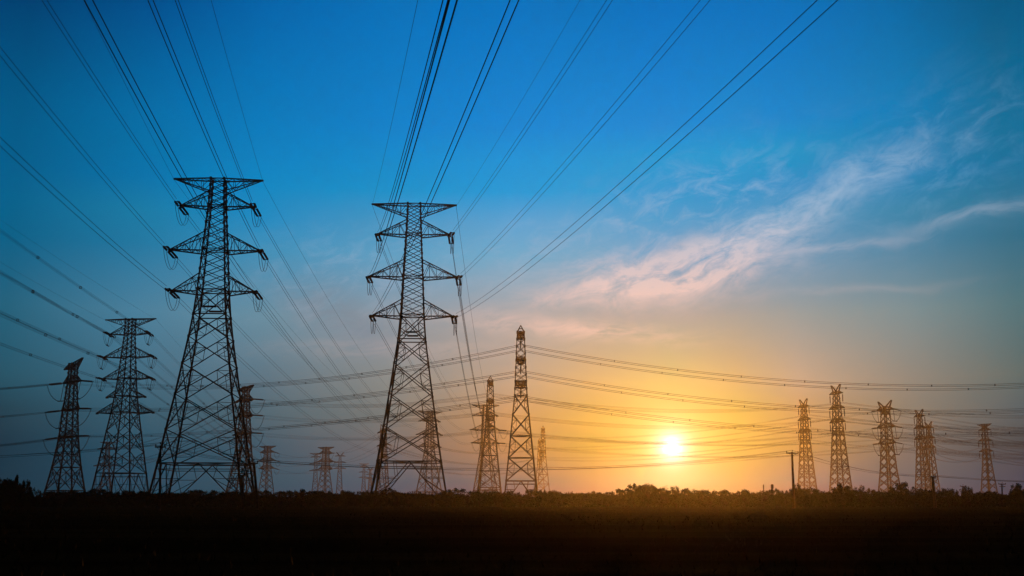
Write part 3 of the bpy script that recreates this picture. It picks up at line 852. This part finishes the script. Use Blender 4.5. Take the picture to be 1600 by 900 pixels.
for nm, drop, sep, hg in (('N1', 3.7, .3, False), ('N2', 3.7, .3, False), ('L1', 4.6, .35, True), ('L0', 9.0, .35, True), ('T378', 8.5, .35, False), ('T755', 6, .3, False), ('T670', 6, .3, False),
                      ('T412', 7, .3, False), ('T508', 7, .3, False), ('T598', 6, .3, False), ('T1383', 8, .3, True)):
    P[nm].jumpers(drop, sep, hg)


# ------------------------------------------------------------ wooden poles and their low wires
def pole(px_top, py_top, px_foot, Y, label, r=.17, arm=1.35, style='T', name='utility_pole'):
    t = at(px_top, py_top, Y); f = Vector((gx(px_foot, Y), Y, GZ if Y < 270 else 0))
    root = empty(name, f)
    tag(root, label, 'pole', 'small poles along the field')
    top = t - f
    mb = MB(); mb.tube([Vector((0, 0, 0)), top * .5, top], r, 8, [r * 1.25, r * 1.05, r * .8]); mb.build('shaft', M_WOOD, root)
    tips = []
    if style != 'mast':
        z = top * .975
        mb = MB(); mb.beam(z + Vector((-arm / 2, -r - .04, 0)), z + Vector((arm / 2, -r - .04, 0)), .13, .16)
        mb.beam(z + Vector((-arm * .3, -r - .04, -.05)), z * .94 + Vector((0, -r - .04, 0)), .05)
        mb.beam(z + Vector((arm * .3, -r - .04, -.05)), z * .94 + Vector((0, -r - .04, 0)), .05)
        mb.build('crossarm', M_WOOD, root)
        for x in (-arm / 2 + .08, 0, arm / 2 - .08):
            p = z + Vector((x, -r - .04, .07 if x else .3))
            mb = MB(); mb.tube([p, p + Vector((0, 0, .08)), p + Vector((0, 0, .16)), p + Vector((0, 0, .24))], 0, 8, [.03, .07, .05, .06]); mb.build('insulator', M_GLASS, root)
            tips.append(f + p + Vector((0, 0, .2)))
        if style == 'double':
            z2 = top * .88
            mb = MB(); mb.beam(z2 + Vector((-arm * .4, -r - .04, 0)), z2 + Vector((arm * .4, -r - .04, 0)), .13, .16); mb.build('crossarm', M_WOOD, root)
    else:
        mb = MB(); mb.box(top * .9, .5 * r * 4, .5 * r * 4, top.z * .16); mb.build('transformer', M_STEEL, root)
        tips = [t]
    return tips


pC = pole(1237.5, 706, 1240.5, 200, 'tall wooden T shaped pole standing right of the sun', r=.2, arm=2.1)
pA = pole(251, 696, 250, 137, 'wooden pole lost among the left legs of the tallest pylon', r=.13, arm=1.2)
pB = pole(397, 722, 403, 150, 'leaning pole in front of the right leg of the tallest pylon', r=.16, arm=1.1)
pole(378, 742, 380, 142, 'short pole left of the leaning one beneath the tallest pylon', r=.13, arm=.9)
pD = pole(1457.5, 745, 1461, 225, 'dark pole in front of the overlapping pylon pair', r=.25, arm=.9)
pole(1504.5, 759, 1504.5, 300, 'small T shaped pole above the trees left of the rightmost pylon', r=.14, arm=1.6)
pole(1565.5, 755.5, 1566, 300, 'small double armed pole above the trees right of the rightmost pylon', r=.18, arm=1.9, style='double')
pole(92.5, 754.5, 91.5, 290, 'small T shaped pole within the feet of the leftmost pylon', r=.17, arm=1.3)
pole(1193, 757, 1193, 300, 'short thin mast above the trees between sun and wooden pole', r=.12, style='mast', name='utility_pole')
pole(1206.5, 756.5, 1206.5, 290, 'short stout mast above the trees just left of the wooden pole', r=.28, style='mast', name='utility_pole')
pL = [at(-160, 716 + 2 * i, 140) for i in range(3)]
pR = [at(1760, 748 + i, 250) for i in range(3)]
ordn = ('left', 'middle', 'right')
for i in range(3):
    cable(sagged(pL[i], pA[i], .35, 14), 1, 0, .018, 'low thin %s wire from the left edge to the pole by the tallest pylon' % ('first', 'second', 'third')[i], 'low wires between small poles')
    cable(sagged(pA[i], pB[i], .5, 14), 1, 0, .018, 'low thin %s wire between the two poles under the tallest pylon' % ('first', 'second', 'third')[i], 'low wires between small poles')
    cable(sagged(pB[i], pC[i], 2.0, 24), 1, 0, .022, 'low thin %s wire crossing under the sun to the wooden pole' % ('first', 'second', 'third')[i], 'low wires between small poles')
    cable(sagged(pC[i], pD[i], 1.2, 16), 1, 0, .018, 'low thin %s wire from the wooden pole to the dark pole at right' % ('first', 'second', 'third')[i], 'low wires between small poles')
    cable(sagged(pD[i], pR[i], .8, 14), 1, 0, .025, 'low thin %s wire from the dark pole to the right edge' % ('first', 'second', 'third')[i], 'low wires between small poles')


# ------------------------------------------------------------ trees
def crown_mesh(seed, shape='round', sparse=False):
    """unit tree: height 1, crown made of leaf clumps; returns crown MB and trunk MB"""
    rnd = random.Random(seed)
    cr, tr = MB(), MB()
    tr.tube([(0, 0, 0), (0.01, 0, .22), (-.01, .01, .5)], 0, 6, [.035, .026, .014])
    nc = 46 if not sparse else 26
    for c in range(nc):
        a = rnd.uniform(0, 2 * math.pi)
        if shape == 'round':
            zz = rnd.uniform(.16, .93); w = .52 * math.sqrt(max(0, 1 - ((zz - .5) / .52) ** 2)) + .06
        elif shape == 'cone':
            zz = rnd.uniform(.1, .97); w = .36 * (1.05 - zz) + .03
        elif shape == 'flat':
            zz = rnd.uniform(.15, .88); w = .72 * math.sqrt(max(0, 1 - ((zz - .45) / .52) ** 2)) + .06
        else:
            zz = rnd.uniform(.25, .92); w = .42
        rad = w * math.sqrt(rnd.random())
        cx, cy, cz = rad * math.cos(a), rad * math.sin(a), zz
        cs = rnd.uniform(.07, .16) if shape != 'cone' else rnd.uniform(.05, .1)
        if sparse: cs *= .9
        tr.tube([(0, 0, .2 + .25 * rnd.random()), (cx * .6, cy * .6, cz * .8), (cx, cy, cz)], 0, 4, [.014, .008, .004])
        nl = 80 if not sparse else 34
        for l in range(nl):
            v = Vector((rnd.gauss(0, 1), rnd.gauss(0, 1), rnd.gauss(0, .75)))
            v = v.normalized() * cs * (rnd.random() ** .45) * rnd.uniform(.85, 1.25)
            p = Vector((cx, cy, cz)) + v
            if p.z < .03: continue
            s_ = rnd.uniform(.018, .044) * (1.0 if not sparse else .75)
            t1 = Vector((rnd.gauss(0, 1), rnd.gauss(0, 1), rnd.gauss(0, 1))).normalized()
            t2 = t1.cross(Vector((rnd.gauss(0, 1), rnd.gauss(0, 1), rnd.gauss(0, 1)))).normalized()
            n0 = len(cr.v)
            cr.v += [tuple(p + t1 * s_), tuple(p + t2 * s_ * .7), tuple(p - t1 * s_), tuple(p - t2 * s_ * .7)]
            cr.f.append((n0, n0 + 1, n0 + 2, n0 + 3))
    return cr, tr


PROTO = []
for i, (sh, spn, mt) in enumerate((('round', False, 0), ('round', False, 1), ('flat', False, 0), ('flat', False, 2), ('round', False, 2), ('cone', False, 0), ('open', True, 1), ('round', True, 2), ('flat', False, 1), ('open', True, 0))):
    c_, t_ = crown_mesh(100 + i, sh, spn)
    mc = bpy.data.meshes.new('crown'); mc.from_pydata(c_.v, [], c_.f); mc.materials.append(M_LEAF[mt])
    mt_ = bpy.data.meshes.new('trunk'); mt_.from_pydata(t_.v, [], t_.f); mt_.materials.append(M_BARK)
    PROTO.append((sh + ('_thin' if spn else ''), mc, mt_))


def tree(px, py_top, wpx, Y, proto, rot, label, group='trees along the far edge of the field'):
    sh, mc, mt_ = PROTO[proto]
    h = at(px, py_top, Y).z - GZ
    root = empty('tree', (gx(px, Y), Y, GZ), rot)
    half = {'round': .58, 'flat': .8, 'cone': .38, 'open_thin': .5, 'round_thin': .58}[sh]
    sx = (wpx / 2) * Y * CT / F / half
    root.scale = (sx, sx, h)
    tag(root, label, 'tree', group)
    for nm, me in (('crown', mc), ('trunk', mt_)):
        o = bpy.data.objects.new(nm, me); col.objects.link(o); o.parent = root
    return root


LAND = [(100, 'the leftmost pylon'), (187, 'the six level pylon'), (318, 'the tallest pylon'), (415, 'the small pylon beside the tallest'), (507, 'the three small pylons'), (640, 'the central pylon'),
        (750, 'the overlapping orange pylons'), (815, 'the slim golden pylon'), (850, 'the far slim pair'), (1047, 'the sun'), (1240, 'the wooden pole'), (1315, 'the tallest horned pylon'), (1391, 'the looped pylon'), (1458, 'the overlapping horned pair'), (1547, 'the rightmost pylon')]
# hand placed crowns read from the photo's skyline: x, top y, width in photo pixels, kind, wording
HAND = [(8, 746, 46, 2, 'big dark spreading tree at the left edge'), (-4, 748, 40, 0, 'rounded dark tree cut off by the left border of the photo'), (30, 753, 36, 8, 'low broad tree in front of the left edge conifer'), (15, 751, 32, 1, 'rounded dark tree at the foot of the left edge conifer'), (23, 743, 15, 5, 'pointed conifer top within the dark trees at the left edge'), (36, 751, 22, 1, 'bushy tree sloping down right of the left edge conifer'),
        (52, 761, 26, 8, 'low bushy tree between the left edge trees and the leftmost pylon'),
        (992, 757, 34, 0, 'large rounded tree beneath the sun, its left half'), (1012, 754.5, 40, 2, 'large rounded tree beneath the sun, its taller right half'),
        (1042, 759, 26, 6, 'thin see through tree just right of the large rounded one'), (1056, 760, 13, 4, 'small narrow tree ending the clump under the sun'),
        (1246, 756, 13, 4, 'dark bush wrapped round the foot of the wooden pole'), (1251, 760, 9, 5, 'little pointed bush right of the wooden pole'),
        (1318, 755, 30, 4, 'tall bushy tree below the tallest horned pylon'), (1345, 757, 28, 6, 'thin crowned tree right of the tallest horned pylon'),
        (1406, 754.5, 34, 1, 'tall bushy tree below the right leg of the looped pylon'), (1592, 756.5, 26, 0, 'dark tall tree at the right edge'), (1513, 760, 17, 4, 'small round tree between the small T pole and the rightmost pylon'),
        (1484, 760.5, 22, 9, 'thin topped tree right of the overlapping horned pair')]
random.seed(11)
trees = []
for (px, py, w, pr, lb) in HAND:
    trees.append((px, py, w, pr, lb))
x = 62.0
auto = []
while x < 1610:
    w = random.choice((24, 28, 31, 35, 40, 44))
    top = random.gauss(766.5, 2.2) if x < 900 else random.gauss(765, 2.4)
    if x < 150: top += 3
    auto.append((x, top, w * 1.12, random.choice((0, 0, 1, 2, 2, 3, 4, 8, 7, 1))))
    x += w * random.uniform(.46, .6)
used = {}
auto.sort()
for (px, py, w, pr) in auto:
    li = min(range(len(LAND)), key=lambda i: abs(LAND[i][0] - px))
    side = 'right' if px >= LAND[li][0] else 'left'
    used.setdefault((li, side), []).append((abs(px - LAND[li][0]), px, py, w, pr))
ORD = ('nearest', 'second', 'third', 'fourth', 'fifth', 'sixth', 'seventh', 'eighth', 'ninth', 'tenth', 'eleventh')
WORD = {'round': 'rounded', 'flat': 'broad', 'cone': 'pointed', 'open_thin': 'thin', 'round_thin': 'loose'}
for (li, side), lst in used.items():
    lst.sort()
    for k, (_, px, py, w, pr) in enumerate(lst):
        trees.append((px, py, w, pr, '%s tree %s of %s, with a %s crown' % (ORD[k], side, LAND[li][1], WORD[PROTO[pr][0]])))
rt = random.Random(5)
for (px, py, w, pr, lb) in trees:
    Y = rt.uniform(232, 262) if 'left edge' not in lb else rt.uniform(205, 222)
    tree(px, py, w, Y, pr, rt.uniform(0, 6.28), lb)


# low scrub under and behind the trees: nobody could count it
def scrub(name, y0, y1, h0, h1, count, size, label, seed, x0=-.55, x1=.55):
    rnd = random.Random(seed); mb = MB()
    for i in range(count):
        y = rnd.uniform(y0, y1); x = rnd.uniform(x0, x1) * y
        hh = h0 + (h1 - h0) * (.5 + .28 * math.sin(x * .35 + seed) + .22 * math.sin(x * .13 + 1.7 * seed))
        z = rnd.random() ** .8 * hh
        s_ = rnd.uniform(.6, 1.2) * size
        t1 = Vector((rnd.gauss(0, 1), rnd.gauss(0, 1), rnd.gauss(0, 1))).normalized()
        t2 = t1.cross(Vector((rnd.gauss(0, 1), rnd.gauss(0, 1), rnd.gauss(0, 1)))).normalized()
        p = Vector((x, y, z + GZ)); n0 = len(mb.v)
        mb.v += [tuple(p + t1 * s_), tuple(p + t2 * s_ * .7), tuple(p - t1 * s_), tuple(p - t2 * s_ * .7)]
        mb.f.append((n0, n0 + 1, n0 + 2, n0 + 3))
    o = mb.build(name, M_LEAF[0])
    tag(o, label, 'undergrowth', kind='stuff')


scrub('undergrowth', 256, 266, 2.1, 3.0, 80000, .27, 'dense dark undergrowth filling the gaps between the trees', 3)
